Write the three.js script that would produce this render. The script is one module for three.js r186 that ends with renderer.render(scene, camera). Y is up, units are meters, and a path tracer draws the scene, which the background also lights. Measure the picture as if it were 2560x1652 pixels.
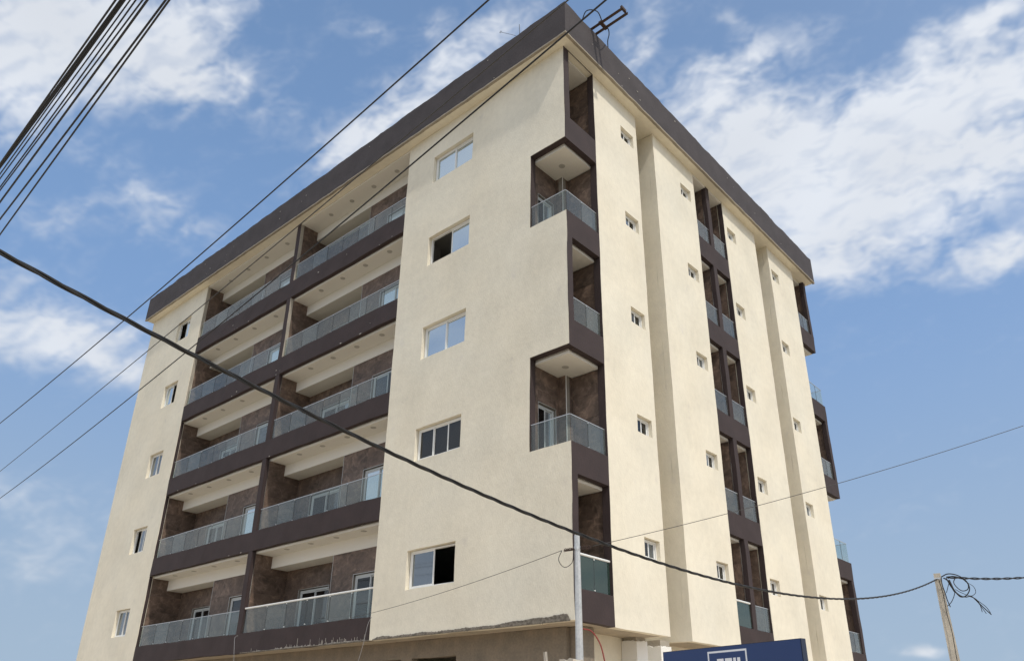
import * as THREE from 'three';
import { Brush, Evaluator, SUBTRACTION } from 'three-bvh-csg';
import { mergeGeometries } from 'three/addons/utils/BufferGeometryUtils.js';

// ------------------------------------------------------------------ camera, sky, sun, exposure
const W = 2560, H = 1652, FULLH = 1920, FOC = 1932.9;
const scene = new THREE.Scene();
const camera = new THREE.PerspectiveCamera(2 * Math.atan(FULLH / 2 / FOC) * 180 / Math.PI, W / FULLH, 0.1, 3000);
camera.position.set(9.742, 1.6, 12.793);
camera.rotation.order = 'YXZ';
camera.rotation.set(0.424, 0.733, 0.014);
camera.setViewOffset(W, FULLH, 0, 0, W, H);
camera.updateProjectionMatrix(); camera.updateMatrixWorld(true);

const renderer = new THREE.WebGLRenderer({ antialias: true });
renderer.setSize(1024, 660);
renderer.toneMapping = THREE.LinearToneMapping;
renderer.toneMappingExposure = 1.04;
renderer.shadowMap.enabled = true;

const sun = new THREE.DirectionalLight(new THREE.Color().setRGB(1, 0.94, 0.84), 2.25);
sun.position.set(56.5, 81.2, 15); sun.target.position.set(-8, 8, -6);
sun.position.add(sun.target.position);
sun.castShadow = true; sun.shadow.radius = 3; sun.shadow.mapSize.set(2048, 2048);
Object.assign(sun.shadow.camera, { left: -40, right: 40, top: 40, bottom: -40, near: 1, far: 220 });
scene.add(sun, sun.target);

// ------------------------------------------------------------------ noise
let seed = 7;
const rnd = () => { seed = (seed * 1664525 + 1013904223) >>> 0; return seed / 4294967296; };
const rr = (a, b) => a + (b - a) * rnd();
const PT = new Uint8Array(512); { const a = [...Array(256).keys()]; for (let i = 255; i > 0; i--) { const j = Math.floor(rnd() * (i + 1)); [a[i], a[j]] = [a[j], a[i]]; } for (let i = 0; i < 512; i++) PT[i] = a[i & 255]; }
const GX = [], GY = []; for (let i = 0; i < 16; i++) { GX.push(Math.cos(i * Math.PI / 8)); GY.push(Math.sin(i * Math.PI / 8)); }
function pn(x, y, px = 256, py = 256) {                 // periodic gradient noise, about -0.7..0.7
  const xi = Math.floor(x), yi = Math.floor(y), fx = x - xi, fy = y - yi;
  const x0 = ((xi % px) + px) % px, x1 = (x0 + 1) % px, y0 = ((yi % py) + py) % py, y1 = (y0 + 1) % py;
  const u = fx * fx * fx * (fx * (fx * 6 - 15) + 10), v = fy * fy * fy * (fy * (fy * 6 - 15) + 10);
  const h = (a, b, dx, dy) => { const k = PT[PT[a & 255] + (b & 255)] & 15; return GX[k] * dx + GY[k] * dy; };
  const a = h(x0, y0, fx, fy), b = h(x1, y0, fx - 1, fy), c = h(x0, y1, fx, fy - 1), d = h(x1, y1, fx - 1, fy - 1);
  return a + (b - a) * u + (c - a) * v + (a - b - c + d) * u * v;
}
function fbm(x, y, o, p = 256, q = 256) { let s = 0, a = 0.5; for (let i = 0; i < o; i++) { s += a * pn(x, y, p, q); x *= 2; y *= 2; p = Math.min(p * 2, 256); q = Math.min(q * 2, 256); a *= 0.5; } return s; }
const sst = (a, b, x) => { const t = Math.min(1, Math.max(0, (x - a) / (b - a))); return t * t * (3 - 2 * t); };
const mix = (a, b, t) => a + (b - a) * t;

// ------------------------------------------------------------------ sky: blue air with wispy clouds
{
  const SW = 2048, SH = 2048, data = new Float32Array(SW * SH * 4);
  const inv = camera.matrixWorld.clone().invert(), d = new THREE.Vector3();
  // cloud masses as seen from the street: centre, radii (hundreds of pixels of a 2386 wide view), tilt, strength
  const M = [
    [0.6, 0.9, 3.6, 1.5, -8, 1.2], [3.0, 0.9, 2.8, 1.3, 15, 0.7], [0.5, 2.2, 3.0, 1.0, -20, 0.65], [4.6, 1.9, 2.0, 0.8, 20, 0.5], [4.7, 0.2, 1.6, .5, -10, .55],
    [3.0, 4.3, 1.6, .5, 28, .45], [3.9, 5.3, 1.5, .5, 10, .42], [0.8, 5.1, 1.1, .5, 25, .42], [1.9, 4.9, .8, .35, 5, .35], [0.2, 6.4, .8, .5, 20, .4],
    [1.6, 8.0, 3.2, .72, 5, .98], [-0.5, 7.6, 2.0, .6, 0, .7], [3.0, 8.7, 1.2, .3, 18, .45], [0.7, 11.8, 2.2, .7, 8, .36], [0.8, 13.2, 2.6, .9, 5, .3],
    [8.7, 3.0, 1.9, .62, -38, .75], [8.2, 3.4, .9, .4, -30, .6], [10.6, 1.5, 2.4, .7, -38, .55], [8.7, .7, .8, .3, 10, .45], [10.2, .5, .5, .3, -30, .45], [11.8, .8, 1.2, .5, -30, .45],
    [14.7, 1.3, .9, .35, -40, .45], [15.1, 1.1, .6, .2, -50, .45], [17.0, .4, .5, .2, 20, .4], [15.0, .3, 1.2, .4, -30, .4],
    [17.6, 1.3, 1.9, .5, -18, .55], [16.3, 2.0, 1.5, .6, -30, .6],
    [17.4, 3.1, 2.8, 1.05, -6, 1.05], [19.3, 3.8, 3.8, 1.25, -14, 1.15], [21.6, 2.4, 3.4, .9, -26, 1.1], [23.6, 1.9, 2.4, .8, -26, 1.0], [22.8, .5, 1.5, .36, -26, .95], [21.5, 1.1, .7, .4, -60, .6],
    [20.3, 4.7, 3.4, .9, -10, .95], [18.8, 5.6, 1.6, .8, 20, .95], [19.4, 6.2, 1.2, .4, 8, .9], [21.5, 5.4, 1.8, .6, -20, .6], [23.4, 5.9, 2.0, .55, -14, .95], [23.6, 3.4, 2.0, .7, -10, .85], [22.0, 4.4, 1.3, .4, -20, .45],
    [21.65, 15.15, .5, .13, 5, .85], [21.4, 15.25, .5, .08, 5, .5],
  ].map(([x, y, rx, ry, t, s]) => { const a = t * Math.PI / 180; return [x, y, 1 / rx, 1 / ry, Math.cos(a), Math.sin(a), s]; });
  const SD = sun.position.clone().sub(sun.target.position).normalize();
  const KX = FOC / 1.0728 / 100;
  for (let j = 0; j < SH; j++) {
    const el = ((j + 0.5) / SH - 0.5) * Math.PI, ce = Math.cos(el), se = Math.sin(el);
    for (let i = 0; i < SW; i++) {
      const az = ((i + 0.5) / SW - 0.5) * 2 * Math.PI, o = (j * SW + i) * 4;
      d.set(Math.cos(az) * ce, se, Math.sin(az) * ce);
      const e = Math.max(0, el * 180 / Math.PI), t1 = sst(0, 30, e), t2 = sst(20, 60, e);
      let r = mix(mix(0.36, 0.20, t1), 0.098, t2), g = mix(mix(0.475, 0.345, t1), 0.205, t2), b = mix(mix(0.61, 0.61, t1), 0.41, t2);
      if (el > -0.02) {
        // cloud field
        const dx = d.x, dz = d.z;
        d.transformDirection(inv);
        let cov;
        const pl = 1 / (se + 0.22), qx = dx * pl * 2.2, qy = dz * pl * 2.2;
        const n0 = 0.5 + 1.1 * fbm(qx + 9.3, qy * 1.6 + 4.1, 5) ;
        const outer = sst(0.05, 0.8, n0) * 0.92;
        let w = 0;
        if (d.z < -0.35) {
          const u = 11.93 + KX * d.x / -d.z, v = (960 / 1.0728) / 100 - KX * d.y / -d.z;
          const ex = Math.max(0, -u, u - 23.86), ey = Math.max(0, -v, v - 15.4);
          w = 1 - sst(0, 3.5, Math.hypot(ex, ey));
          if (w > 0) {
            let bias = 0;
            for (let k = 0; k < M.length; k++) {
              const m = M[k], ax = u - m[0], ay = v - m[1];
              if (ax * ax + ay * ay > 30) continue;
              const px = (ax * m[4] + ay * m[5]) * m[2], py = (-ax * m[5] + ay * m[4]) * m[3], q = px * px + py * py;
              if (q < 4) { const f = Math.exp(-q * 1.1) * m[6]; bias = bias + f - 0.45 * bias * f; }
            }
            const wx = fbm(u * 0.8 + 3, v * 0.8 + 7, 4), wy = fbm(u * 0.8 + 31, v * 0.8 + 17, 4);
            const c = Math.cos(0.36), s = Math.sin(0.36), U = (u * c - v * s) + 0.7 * wx, V = (u * s + v * c) + 0.55 * wy;
            const n = 1.0 * fbm(U * 0.5, V * 1.0, 4) + 0.8 * fbm(U * 1.6 + 11, V * 2.8 + 5, 5) + 0.38 * fbm(U * 5.5 + 1, V * 8.5 + 9, 3);
            cov = sst(0.0, 1.58, bias * 1.18 + n * (0.5 + 0.85 * Math.min(1, bias * 1.5)));
            const f2 = fbm(U * 0.9 + 40, V * 2.5 + 3, 5);
            cov = Math.min(0.94, cov * Math.min(1.02, Math.max(0.3, 0.94 + 0.85 * f2)));
          }
        }
        const cv = w > 0 ? mix(outer, cov, w) : outer;
        const sh = 0.94 + 0.1 * pn(qx * 3 + 5, qy * 3);
        const cr = 0.76 * sh, cg = 0.80 * sh, cb = 0.865 * sh;
        r = mix(r, cr, cv); g = mix(g, cg, cv); b = mix(b, cb, cv);
        // hazy tropical air: light scattered forward round the sun
        const ca = Math.min(1, (dx * SD.x + se * SD.y + dz * SD.z)), au = 1.9 * Math.exp(-Math.acos(ca) / 0.35);
        r += au; g += au * 0.95; b += au * 0.86;
      } else { r = 0.36; g = 0.475; b = 0.61; }
      data[o] = r; data[o + 1] = g; data[o + 2] = b; data[o + 3] = 1;
    }
  }
  const tex = new THREE.DataTexture(data, SW, SH, THREE.RGBAFormat, THREE.FloatType);
  tex.mapping = THREE.EquirectangularReflectionMapping; tex.magFilter = tex.minFilter = THREE.LinearFilter; tex.wrapS = THREE.RepeatWrapping; tex.colorSpace = THREE.LinearSRGBColorSpace; tex.needsUpdate = true;
  scene.background = tex; scene.environment = tex;
}

// ------------------------------------------------------------------ textures and materials
function tex(size, fn, rep, srgb = true, h = size) {
  const a = new Uint8Array(size * h * 4);
  for (let j = 0; j < h; j++) for (let i = 0; i < size; i++) {
    const c = fn(i / size, j / h), o = (j * size + i) * 4;
    for (let k = 0; k < 3; k++) { let v = Math.min(1, Math.max(0, c[k])); if (srgb) v = v <= 0.0031308 ? v * 12.92 : 1.055 * Math.pow(v, 1 / 2.4) - 0.055; a[o + k] = Math.round(v * 255); }
    a[o + 3] = 255;
  }
  const t = new THREE.DataTexture(a, size, h); t.wrapS = t.wrapT = THREE.RepeatWrapping; t.magFilter = THREE.LinearFilter; t.minFilter = THREE.LinearMipmapLinearFilter; t.generateMipmaps = true;
  t.colorSpace = srgb ? THREE.SRGBColorSpace : THREE.NoColorSpace; t.repeat.set(1 / rep, 1 / rep); t.needsUpdate = true; return t;
}
const T = {};
T.render = tex(2048, (u, v) => {                         // brushed, slightly blotchy plaster paint, 13 m
  const bl = fbm(u * 9, v * 7, 5, 9, 7), bl2 = fbm(u * 5 + 40, v * 5 + 3, 4, 5, 5), st = pn(u * 230, v * 24, 230, 24), st2 = pn(u * 90, v * 5, 90, 5), fi = pn(u * 250, v * 170, 250, 170), worn = sst(0.22, 0.45, fbm(u * 26, v * 19, 4, 26, 19));
  const mo = fbm(u * 70, v * 56, 4, 70, 56), l = 1 + 0.2 * bl + 0.11 * mo + 0.02 * st + 0.012 * st2 + 0.02 * fi - 0.085 * worn + 0.02 * (rnd() - 0.5);
  return [l * (0.93 + 0.035 * bl2), l * 0.925, l * (0.92 - 0.05 * bl2 + 0.03 * worn)];
}, 13);
T.rough = tex(1024, (u, v) => { const k = 0.5 + 0.42 * pn(u * 150, v * 22, 150, 22) + 0.32 * fbm(u * 60, v * 50, 3, 60, 50) + 0.3 * (rnd() - 0.5) * 0.4; return [k, k, k]; }, 2.4, false);
T.dark = tex(1024, (u, v) => {
  const st = pn(u * 170, v * 12, 170, 12), bl = fbm(u * 8, v * 8, 5, 8, 8), ch = sst(0.30, 0.42, fbm(u * 40, v * 34, 3, 40, 34));
  const l = 0.86 + 0.42 * bl + 0.07 * st + 0.05 * (rnd() - 0.5); return [l + 0.25 * ch, l + 0.25 * ch, l + 0.25 * ch];
}, 5);
T.tile = tex(1024, (u, v) => {                           // brown stone-look porcelain
  const wx = fbm(u * 4, v * 4, 4, 4, 4), a = fbm(u * 6 + 1.4 * wx, v * 6 + wx, 6, 6, 6), b = fbm(u * 24 + wx, v * 24, 4, 24, 24);
  const vein = Math.pow(1 - Math.min(1, Math.abs(fbm(u * 5 + 7 + wx, v * 5, 5, 5, 5)) * 9), 3), vein2 = Math.pow(1 - Math.min(1, Math.abs(fbm(u * 13 + 3, v * 11 + wx, 4, 13, 11)) * 12), 3), l = 0.86 + 1.1 * a + 0.5 * b;
  const w = 0.6 * Math.max(0, vein) + 0.35 * Math.max(0, vein2);
  return [0.150 * l + 0.14 * w, 0.104 * l + 0.10 * w, 0.080 * l + 0.08 * w];
}, 3);
T.cement = tex(1024, (u, v) => { const a = fbm(u * 7, v * 7, 6, 7, 7), b = fbm(u * 60, v * 60, 3, 60, 60), s = pn(u * 40, v * 4, 40, 4), l = 0.95 + 0.45 * a + 0.3 * b + 0.08 * s; return [l, l * (0.99 - 0.05 * a), l * (0.97 - 0.12 * a)].map((x) => x * 0.85); }, 3);
T.stain = tex(512, (u, v) => { const a = fbm(u * 14, v * 14, 5, 14, 14), b = fbm(u * 60, v * 60, 3, 60, 60), l = Math.max(0.05, 0.17 + 0.26 * a + 0.16 * b); return [l, l * 0.88, l * 0.72]; }, 0.9);
T.sand = tex(1024, (u, v) => { const a = fbm(u * 6, v * 6, 6, 6, 6), b = (rnd() - 0.5); const l = 1 + 0.3 * a + 0.18 * b; return [0.54 * l, 0.455 * l, 0.345 * l]; }, 9);
T.wood = tex(256, (u, v) => { const l = 0.7 + 0.5 * pn(u * 30, v * 3, 30, 3); return [0.5 * l, 0.45 * l, 0.38 * l]; }, 0.5);
const mat = (o) => new THREE.MeshStandardMaterial(o), phy = (o) => new THREE.MeshPhysicalMaterial(o);
const C = (r, g, b) => new THREE.Color().setRGB(r, g, b);
const m = {
  cream: mat({ map: T.render, color: C(0.835, 0.775, 0.637), roughness: 0.92, bumpMap: T.rough, bumpScale: 0.006 }),
  lip: mat({ map: T.cement, color: C(0.40, 0.35, 0.28), roughness: 0.95 }),
  brown: mat({ map: T.dark, color: C(0.046, 0.029, 0.0285), roughness: 0.8, bumpMap: T.rough, bumpScale: 0.005 }),
  parapet: mat({ map: T.dark, color: C(0.061, 0.050, 0.052), roughness: 0.82, bumpMap: T.rough, bumpScale: 0.007 }),
  board: mat({ color: C(0.74, 0.715, 0.66), roughness: 0.85 }),
  tileDark: mat({ map: T.tile, color: C(0.8, 0.79, 0.78), roughness: 0.6 }), tilePale: mat({ map: T.tile, color: C(1, 0.98, 0.95), roughness: 0.55 }), tile: mat({ map: T.tile, color: C(0.9, 0.88, 0.86), roughness: 0.58 }), backing: mat({ map: T.cement, color: C(0.30, 0.27, 0.24), roughness: 0.95 }),
  cement: mat({ map: T.cement, color: C(0.45, 0.41, 0.35), roughness: 0.95, bumpMap: T.rough, bumpScale: 0.004 }),
  underside: mat({ map: T.cement, color: C(0.52, 0.45, 0.36), roughness: 0.95, bumpMap: T.rough, bumpScale: 0.004 }),
  brownCement: mat({ map: T.cement, color: C(0.28, 0.235, 0.185), roughness: 0.95, bumpMap: T.rough, bumpScale: 0.004 }),
  white: mat({ color: C(0.84, 0.83, 0.80), roughness: 0.9, bumpMap: T.rough, bumpScale: 0.008 }),
  stain: mat({ map: T.stain, roughness: 1 }), chalk: mat({ color: C(0.42, 0.39, 0.35), roughness: 0.95 }),
  inner: mat({ color: C(0.72, 0.70, 0.66), roughness: 0.95 }),
  frame: mat({ color: C(0.80, 0.80, 0.78), roughness: 0.45 }), trim: mat({ color: C(0.62, 0.62, 0.60), roughness: 0.35, metalness: 0.6 }),
  rail: mat({ color: C(0.60, 0.60, 0.60), roughness: 0.35, metalness: 0.7 }), tube: mat({ color: C(0.82, 0.82, 0.80), roughness: 0.3 }),
  door: mat({ color: C(0.56, 0.57, 0.57), roughness: 0.45 }), seal: mat({ color: C(0.03, 0.035, 0.035), roughness: 0.5 }),
  lamp: mat({ color: C(0.42, 0.40, 0.36), roughness: 0.6 }),
  mirror: phy({ color: C(0.52, 0.60, 0.66), metalness: 0.85, roughness: 0.03 }),
  dusk: phy({ color: C(0.20, 0.23, 0.26), metalness: 0.8, roughness: 0.05 }),
  clear: phy({ color: C(0.34, 0.37, 0.39), transmission: 1, thickness: 0, roughness: 0.02, ior: 1.5 }),
  curtain: phy({ color: C(0.5, 0.52, 0.52), roughness: 0.12, clearcoat: 1, clearcoatRoughness: 0.03 }),
  glass: phy({ color: C(0.86, 0.91, 0.90), transmission: 0.975, thickness: 0, roughness: 0.03, ior: 1.5, specularIntensity: 0.6 }),
  glass2: phy({ color: C(0.82, 0.88, 0.87), transmission: 0.95, thickness: 0, roughness: 0.05, ior: 1.5, specularIntensity: 0.7 }),
  green: phy({ color: C(0.30, 0.46, 0.41), transmission: 0.92, thickness: 0, roughness: 0.03, ior: 1.5 }),
  galv: mat({ map: T.cement, color: C(0.74, 0.745, 0.74), roughness: 0.42, metalness: 0.65 }),
  rust: mat({ map: T.dark, color: C(0.07, 0.042, 0.034), roughness: 0.7, metalness: 0.2 }),
  rubber: mat({ color: C(0.008, 0.008, 0.009), roughness: 0.55 }), wire: mat({ color: C(0.012, 0.012, 0.014), roughness: 0.6 }), greyWire: mat({ color: C(0.045, 0.042, 0.04), roughness: 0.6 }), paleWire: mat({ color: C(0.35, 0.35, 0.36), roughness: 0.6 }),
  red: mat({ color: C(0.22, 0.022, 0.016), roughness: 0.5 }),
  concrete: mat({ map: T.cement, color: C(0.58, 0.53, 0.45), roughness: 0.95, bumpMap: T.rough, bumpScale: 0.004 }),
  wood: mat({ map: T.wood, roughness: 0.9 }), signSide: mat({ color: C(0.02, 0.03, 0.06), roughness: 0.5 }),
  sand: mat({ map: T.sand, roughness: 1 }), earth: mat({ map: T.sand, color: C(0.42, 0.44, 0.42), roughness: 1 }),
};

// ------------------------------------------------------------------ geometry helpers
const counts = {};
const numbered = (n) => { const c = counts[n] = (counts[n] ?? -1) + 1; return c ? n + '_' + String(c).padStart(3, '0') : n; };
function wob(p, amp = 1) {                              // hand-floated plaster is never quite true
  const { x, y, z } = p;
  p.x += amp * 0.006 * (Math.sin(y * 2.1 + z * 1.3) + 0.7 * Math.sin(y * 5.3 - z * 3.7 + 1));
  p.y += amp * 0.007 * (Math.sin(x * 1.7 + z * 1.9 + 2) + 0.7 * Math.sin(x * 4.9 + z * 4.3));
  p.z += amp * 0.006 * (Math.sin(y * 1.9 + x * 1.1 + 4) + 0.7 * Math.sin(y * 4.7 - x * 3.9));
}
function finish(g, { wobble = 0, uvo = [0, 0], flat } = {}) {
  if (g.index) g = g.toNonIndexed();
  const P = g.attributes.position, v = new THREE.Vector3(), uv = new Float32Array(P.count * 2), a = new THREE.Vector3(), b = new THREE.Vector3(), c = new THREE.Vector3();
  for (let i = 0; i < P.count; i += 3) {
    a.fromBufferAttribute(P, i); b.fromBufferAttribute(P, i + 1); c.fromBufferAttribute(P, i + 2);
    const n = b.clone().sub(a).cross(c.clone().sub(a)), ax = Math.abs(n.x), ay = Math.abs(n.y), az = Math.abs(n.z);
    [a, b, c].forEach((q, k) => { const o = (i + k) * 2; if (ax >= ay && ax >= az) { uv[o] = -q.z + 31.7; uv[o + 1] = q.y; } else if (ay >= az) { uv[o] = q.x; uv[o + 1] = q.z + 17.3; } else { uv[o] = q.x; uv[o + 1] = q.y; } uv[o] += uvo[0]; uv[o + 1] += uvo[1]; });
  }
  g.setAttribute('uv', new THREE.BufferAttribute(uv, 2));
  if (wobble) { for (let i = 0; i < P.count; i++) { v.fromBufferAttribute(P, i); const k = [v.x, v.y, v.z]; wob(v, wobble); P.setXYZ(i, flat === 'x' ? k[0] : v.x, v.y, flat === 'z' ? k[2] : v.z); } }
  g.computeVertexNormals();
  return g;
}
function put(g, name, material, parent, { label, wobble = 0, uvo, flat } = {}) {
  const o = new THREE.Mesh(finish(g, { wobble, uvo, flat }), material); o.name = name; o.castShadow = o.receiveShadow = true;
  if (label) o.userData.label = label; parent.add(o); return o;
}
function bg(x0, x1, y0, y1, z0, z1, seg = 0) {
  const w = x1 - x0, h = y1 - y0, d = z1 - z0, n = (l) => seg ? Math.max(1, Math.round(l / seg)) : 1;
  return new THREE.BoxGeometry(w, h, d, n(w), n(h), n(d)).translate((x0 + x1) / 2, (y0 + y1) / 2, (z0 + z1) / 2);
}
const box = (name, x0, x1, y0, y1, z0, z1, material, parent, opt = {}) => put(bg(x0, x1, y0, y1, z0, z1, opt.wobble ? 0.45 : 0), name, material, parent, opt);
const rect = (x0, x1, y0, y1) => [x0, x1, y0, y1];
function slab(R0, voids, depth) {                       // an upright wall with openings, face at +z = depth, laid out as a grid that follows every opening
  const cuts = (lo, hi, vs) => { const c = [...new Set([lo, hi, ...vs.filter((v) => v > lo && v < hi)])].sort((p, q) => p - q), out = [c[0]]; for (let i = 1; i < c.length; i++) { const n = Math.max(1, Math.ceil((c[i] - c[i - 1]) / 0.5)); for (let k = 1; k <= n; k++) out.push(c[i - 1] + (c[i] - c[i - 1]) * k / n); } return out; };
  const [x0, x1, y0, y1] = R0, X = cuts(x0, x1, voids.flatMap((v) => [v[0], v[1]])), Y = cuts(y0, y1, voids.flatMap((v) => [v[2], v[3]])), P = [];
  const solid = (i, j) => { if (i < 0 || j < 0 || i >= X.length - 1 || j >= Y.length - 1) return false; const cx = (X[i] + X[i + 1]) / 2, cy = (Y[j] + Y[j + 1]) / 2; return !voids.some((v) => cx > v[0] && cx < v[1] && cy > v[2] && cy < v[3]); };
  const quad = (p, q, r, t) => P.push(...p, ...q, ...r, ...p, ...r, ...t), d = depth;
  for (let i = 0; i < X.length - 1; i++) for (let j = 0; j < Y.length - 1; j++) {
    if (!solid(i, j)) continue;
    const a = X[i], b = X[i + 1], c = Y[j], e = Y[j + 1];
    quad([a, c, d], [b, c, d], [b, e, d], [a, e, d]); quad([b, c, 0], [a, c, 0], [a, e, 0], [b, e, 0]);
    if (!solid(i - 1, j)) quad([a, c, 0], [a, c, d], [a, e, d], [a, e, 0]);
    if (!solid(i + 1, j)) quad([b, c, d], [b, c, 0], [b, e, 0], [b, e, d]);
    if (!solid(i, j - 1)) quad([a, c, 0], [b, c, 0], [b, c, d], [a, c, d]);
    if (!solid(i, j + 1)) quad([a, e, d], [b, e, d], [b, e, 0], [a, e, 0]);
  }
  const g = new THREE.BufferGeometry(); g.setAttribute('position', new THREE.BufferAttribute(new Float32Array(P), 3)); return g;
}
function tube(pts, r, seg = 64, rad = 6, closed = false) { return new THREE.TubeGeometry(new THREE.CatmullRomCurve3(pts.map((p) => new THREE.Vector3(...p)), closed, 'centripetal'), seg, r, rad, closed); }
function tag(o, label, category, group, kind) { o.userData.label = label; o.userData.category = category; if (group) o.userData.group = group; if (kind) o.userData.kind = kind; return o; }
function thing(name, label, category, pos = [0, 0, 0], group) { const g = new THREE.Group(); g.name = numbered(name); g.position.set(...pos); scene.add(g); return tag(g, label, category, group); }
// the direction of a photograph pixel, and the point on it at a given distance along the ground
function pix(u, v, D) { const d = new THREE.Vector3((u - W / 2) / FOC, -(v - FULLH / 2) / FOC, -1).applyQuaternion(camera.quaternion), h = Math.hypot(d.x, d.z); return camera.position.clone().addScaledVector(d, D / h); }
function pixY(u, v, y) { const d = new THREE.Vector3((u - W / 2) / FOC, -(v - FULLH / 2) / FOC, -1).applyQuaternion(camera.quaternion); return camera.position.clone().addScaledVector(d, (y - camera.position.y) / d.y); }

// ------------------------------------------------------------------ ground
{
  const g = new THREE.PlaneGeometry(1600, 1600, 1, 1).rotateX(-Math.PI / 2);
  const o = put(g, 'ground', m.earth, scene); o.castShadow = false; o.userData = { kind: 'structure', label: 'dull brown-green earth of the district around the building' };
  const sh = new THREE.Shape([[-60, -16], [16, -16], [16, 60], [-1, 60], [-1, 0.5], [-60, 0.5]].map((p) => new THREE.Vector2(...p)));
  const st = put(new THREE.ExtrudeGeometry(sh, { depth: 0.03, bevelEnabled: false }).rotateX(-Math.PI / 2), 'street', m.sand, scene); st.userData = { kind: 'structure', label: 'pale sandy streets meeting at the building corner' };
}

// ------------------------------------------------------------------ the apartment building
const apt = thing('apartment_building', 'six storey cream apartment block with dark brown balcony bands and roof parapet', 'building');
const YB = 3.68, YS = 19.37;                            // underside of first floor, roof soffit
const BB = [3.68, 6.775, 9.87, 12.965, 16.06], BT = [4.255, 7.41, 10.52, 13.62, 16.77];   // balcony bands of the street face
const SB = [4.32, 7.49, 10.60, 13.71, 16.87];           // sills of the side face
const ceilY = (k) => k < 4 ? BB[k + 1] - 0.08 : 19.29, flY = (k) => BB[k] + 0.27;
const XL = -25.0, XLo = -19.85, XR = -6.5, ZE = -16.8, TH = 0.2;

// windows and doors: built in their own plane (x along the wall, face +z), turned for the side face
function rot(g, side) { return side ? g.rotateY(Math.PI / 2) : g; }
function windowUnit(side, a0, a1, y0, y1, off, panes, name = 'window', fw = 0.04) {
  const parts = [], d = 0.07, w = a1 - a0;
  parts.push(bg(a0, a1, y0, y0 + fw, off - d, off), bg(a0, a1, y1 - fw, y1, off - d, off), bg(a0, a0 + fw, y0 + fw, y1 - fw, off - d, off), bg(a1 - fw, a1, y0 + fw, y1 - fw, off - d, off));
  const fm = name === 'window' ? m.frame : m.door, f = put(rot(mergeGeometries(parts), side), name, fm, apt);
  const n = panes.length, iw = (w - 2 * fw) / n;
  panes.forEach((kind, i) => {
    if (kind === 'open') return;
    const s0 = a0 + fw + i * iw - (i ? 0.012 : 0), s1 = a0 + fw + (i + 1) * iw + (i < n - 1 ? 0.012 : 0), zo = off - 0.012 - (i % 2 ? 0.026 : 0), sw = Math.min(0.038, iw * 0.12), b0 = y0 + fw, b1 = y1 - fw;
    put(rot(mergeGeometries([bg(s0, s1, b0, b0 + sw, zo - 0.022, zo), bg(s0, s1, b1 - sw, b1, zo - 0.022, zo), bg(s0, s0 + sw, b0 + sw, b1 - sw, zo - 0.022, zo), bg(s1 - sw, s1, b0 + sw, b1 - sw, zo - 0.022, zo)]), side), 'sash', fm, f);
    put(rot(bg(s0 + sw, s1 - sw, b0 + sw, b1 - sw, zo - 0.015, zo - 0.008), side), 'glass_pane', m[kind], f);
  });
  return f;
}
// tiled wall: backing + single tiles 1.2 x 0.6 with open joints, door opening left free
const tileGeo = {};
function tiledWall(place, a0, a1, y0, y1, door, full = true) {   // place(geometry in wall plane: x along, y up, face at z=0) -> world
  const cut = door ? [[a0, door[0], y0, y1], [door[1], a1, y0, y1], [door[0], door[1], door[3], y1]] : [[a0, a1, y0, y1]];
  const back = put(place(mergeGeometries(cut.filter((c) => c[1] - c[0] > 0.01).map((c) => bg(c[0], c[1], c[2], c[3], -0.14, -0.01)))), 'tiled_wall', m.backing, apt);
  const tw = 1.2, th = 0.6, J = 0.004;
  for (let ty = y1, row = 0; ty > y0 + 0.02; ty -= th, row++) {
    if (!full && row > 1) break;
    for (let tx = a0; tx < a1 - 0.02; tx += tw) {
      let list = [[tx, Math.min(tx + tw, a1), Math.max(ty - th, y0), ty]];
      if (door) { const [p, q, r, s] = door, out = []; for (const [x0, x1, b0, b1] of list) { if (x1 <= p || x0 >= q || b1 <= r || b0 >= s) { out.push([x0, x1, b0, b1]); continue; } if (x0 < p) out.push([x0, p, b0, b1]); if (x1 > q) out.push([q, x1, b0, b1]); if (b1 > s) out.push([Math.max(x0, p), Math.min(x1, q), s, b1]); } list = out; }
      for (const [x0, x1, b0, b1] of list) {
        if (x1 - x0 < 0.03 || b1 - b0 < 0.03) continue;
        const pr = (rnd() - 0.5) * 0.0025;
        put(place(bg(x0 + J / 2, x1 - J / 2, b0 + J / 2, b1 - J / 2, -0.01, pr)), 'tile', [m.tile, m.tileDark, m.tilePale][Math.floor(rnd() * 3)], back, { uvo: [rr(0, 3), rr(0, 3)] });
      }
    }
  }
  return back;
}
const onA = (z) => (g) => g.translate(0, 0, z);                              // wall facing +z
const onB = (x) => (g) => g.rotateY(Math.PI / 2).translate(x, 0, 0);         // wall facing +x, a = -z
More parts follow.
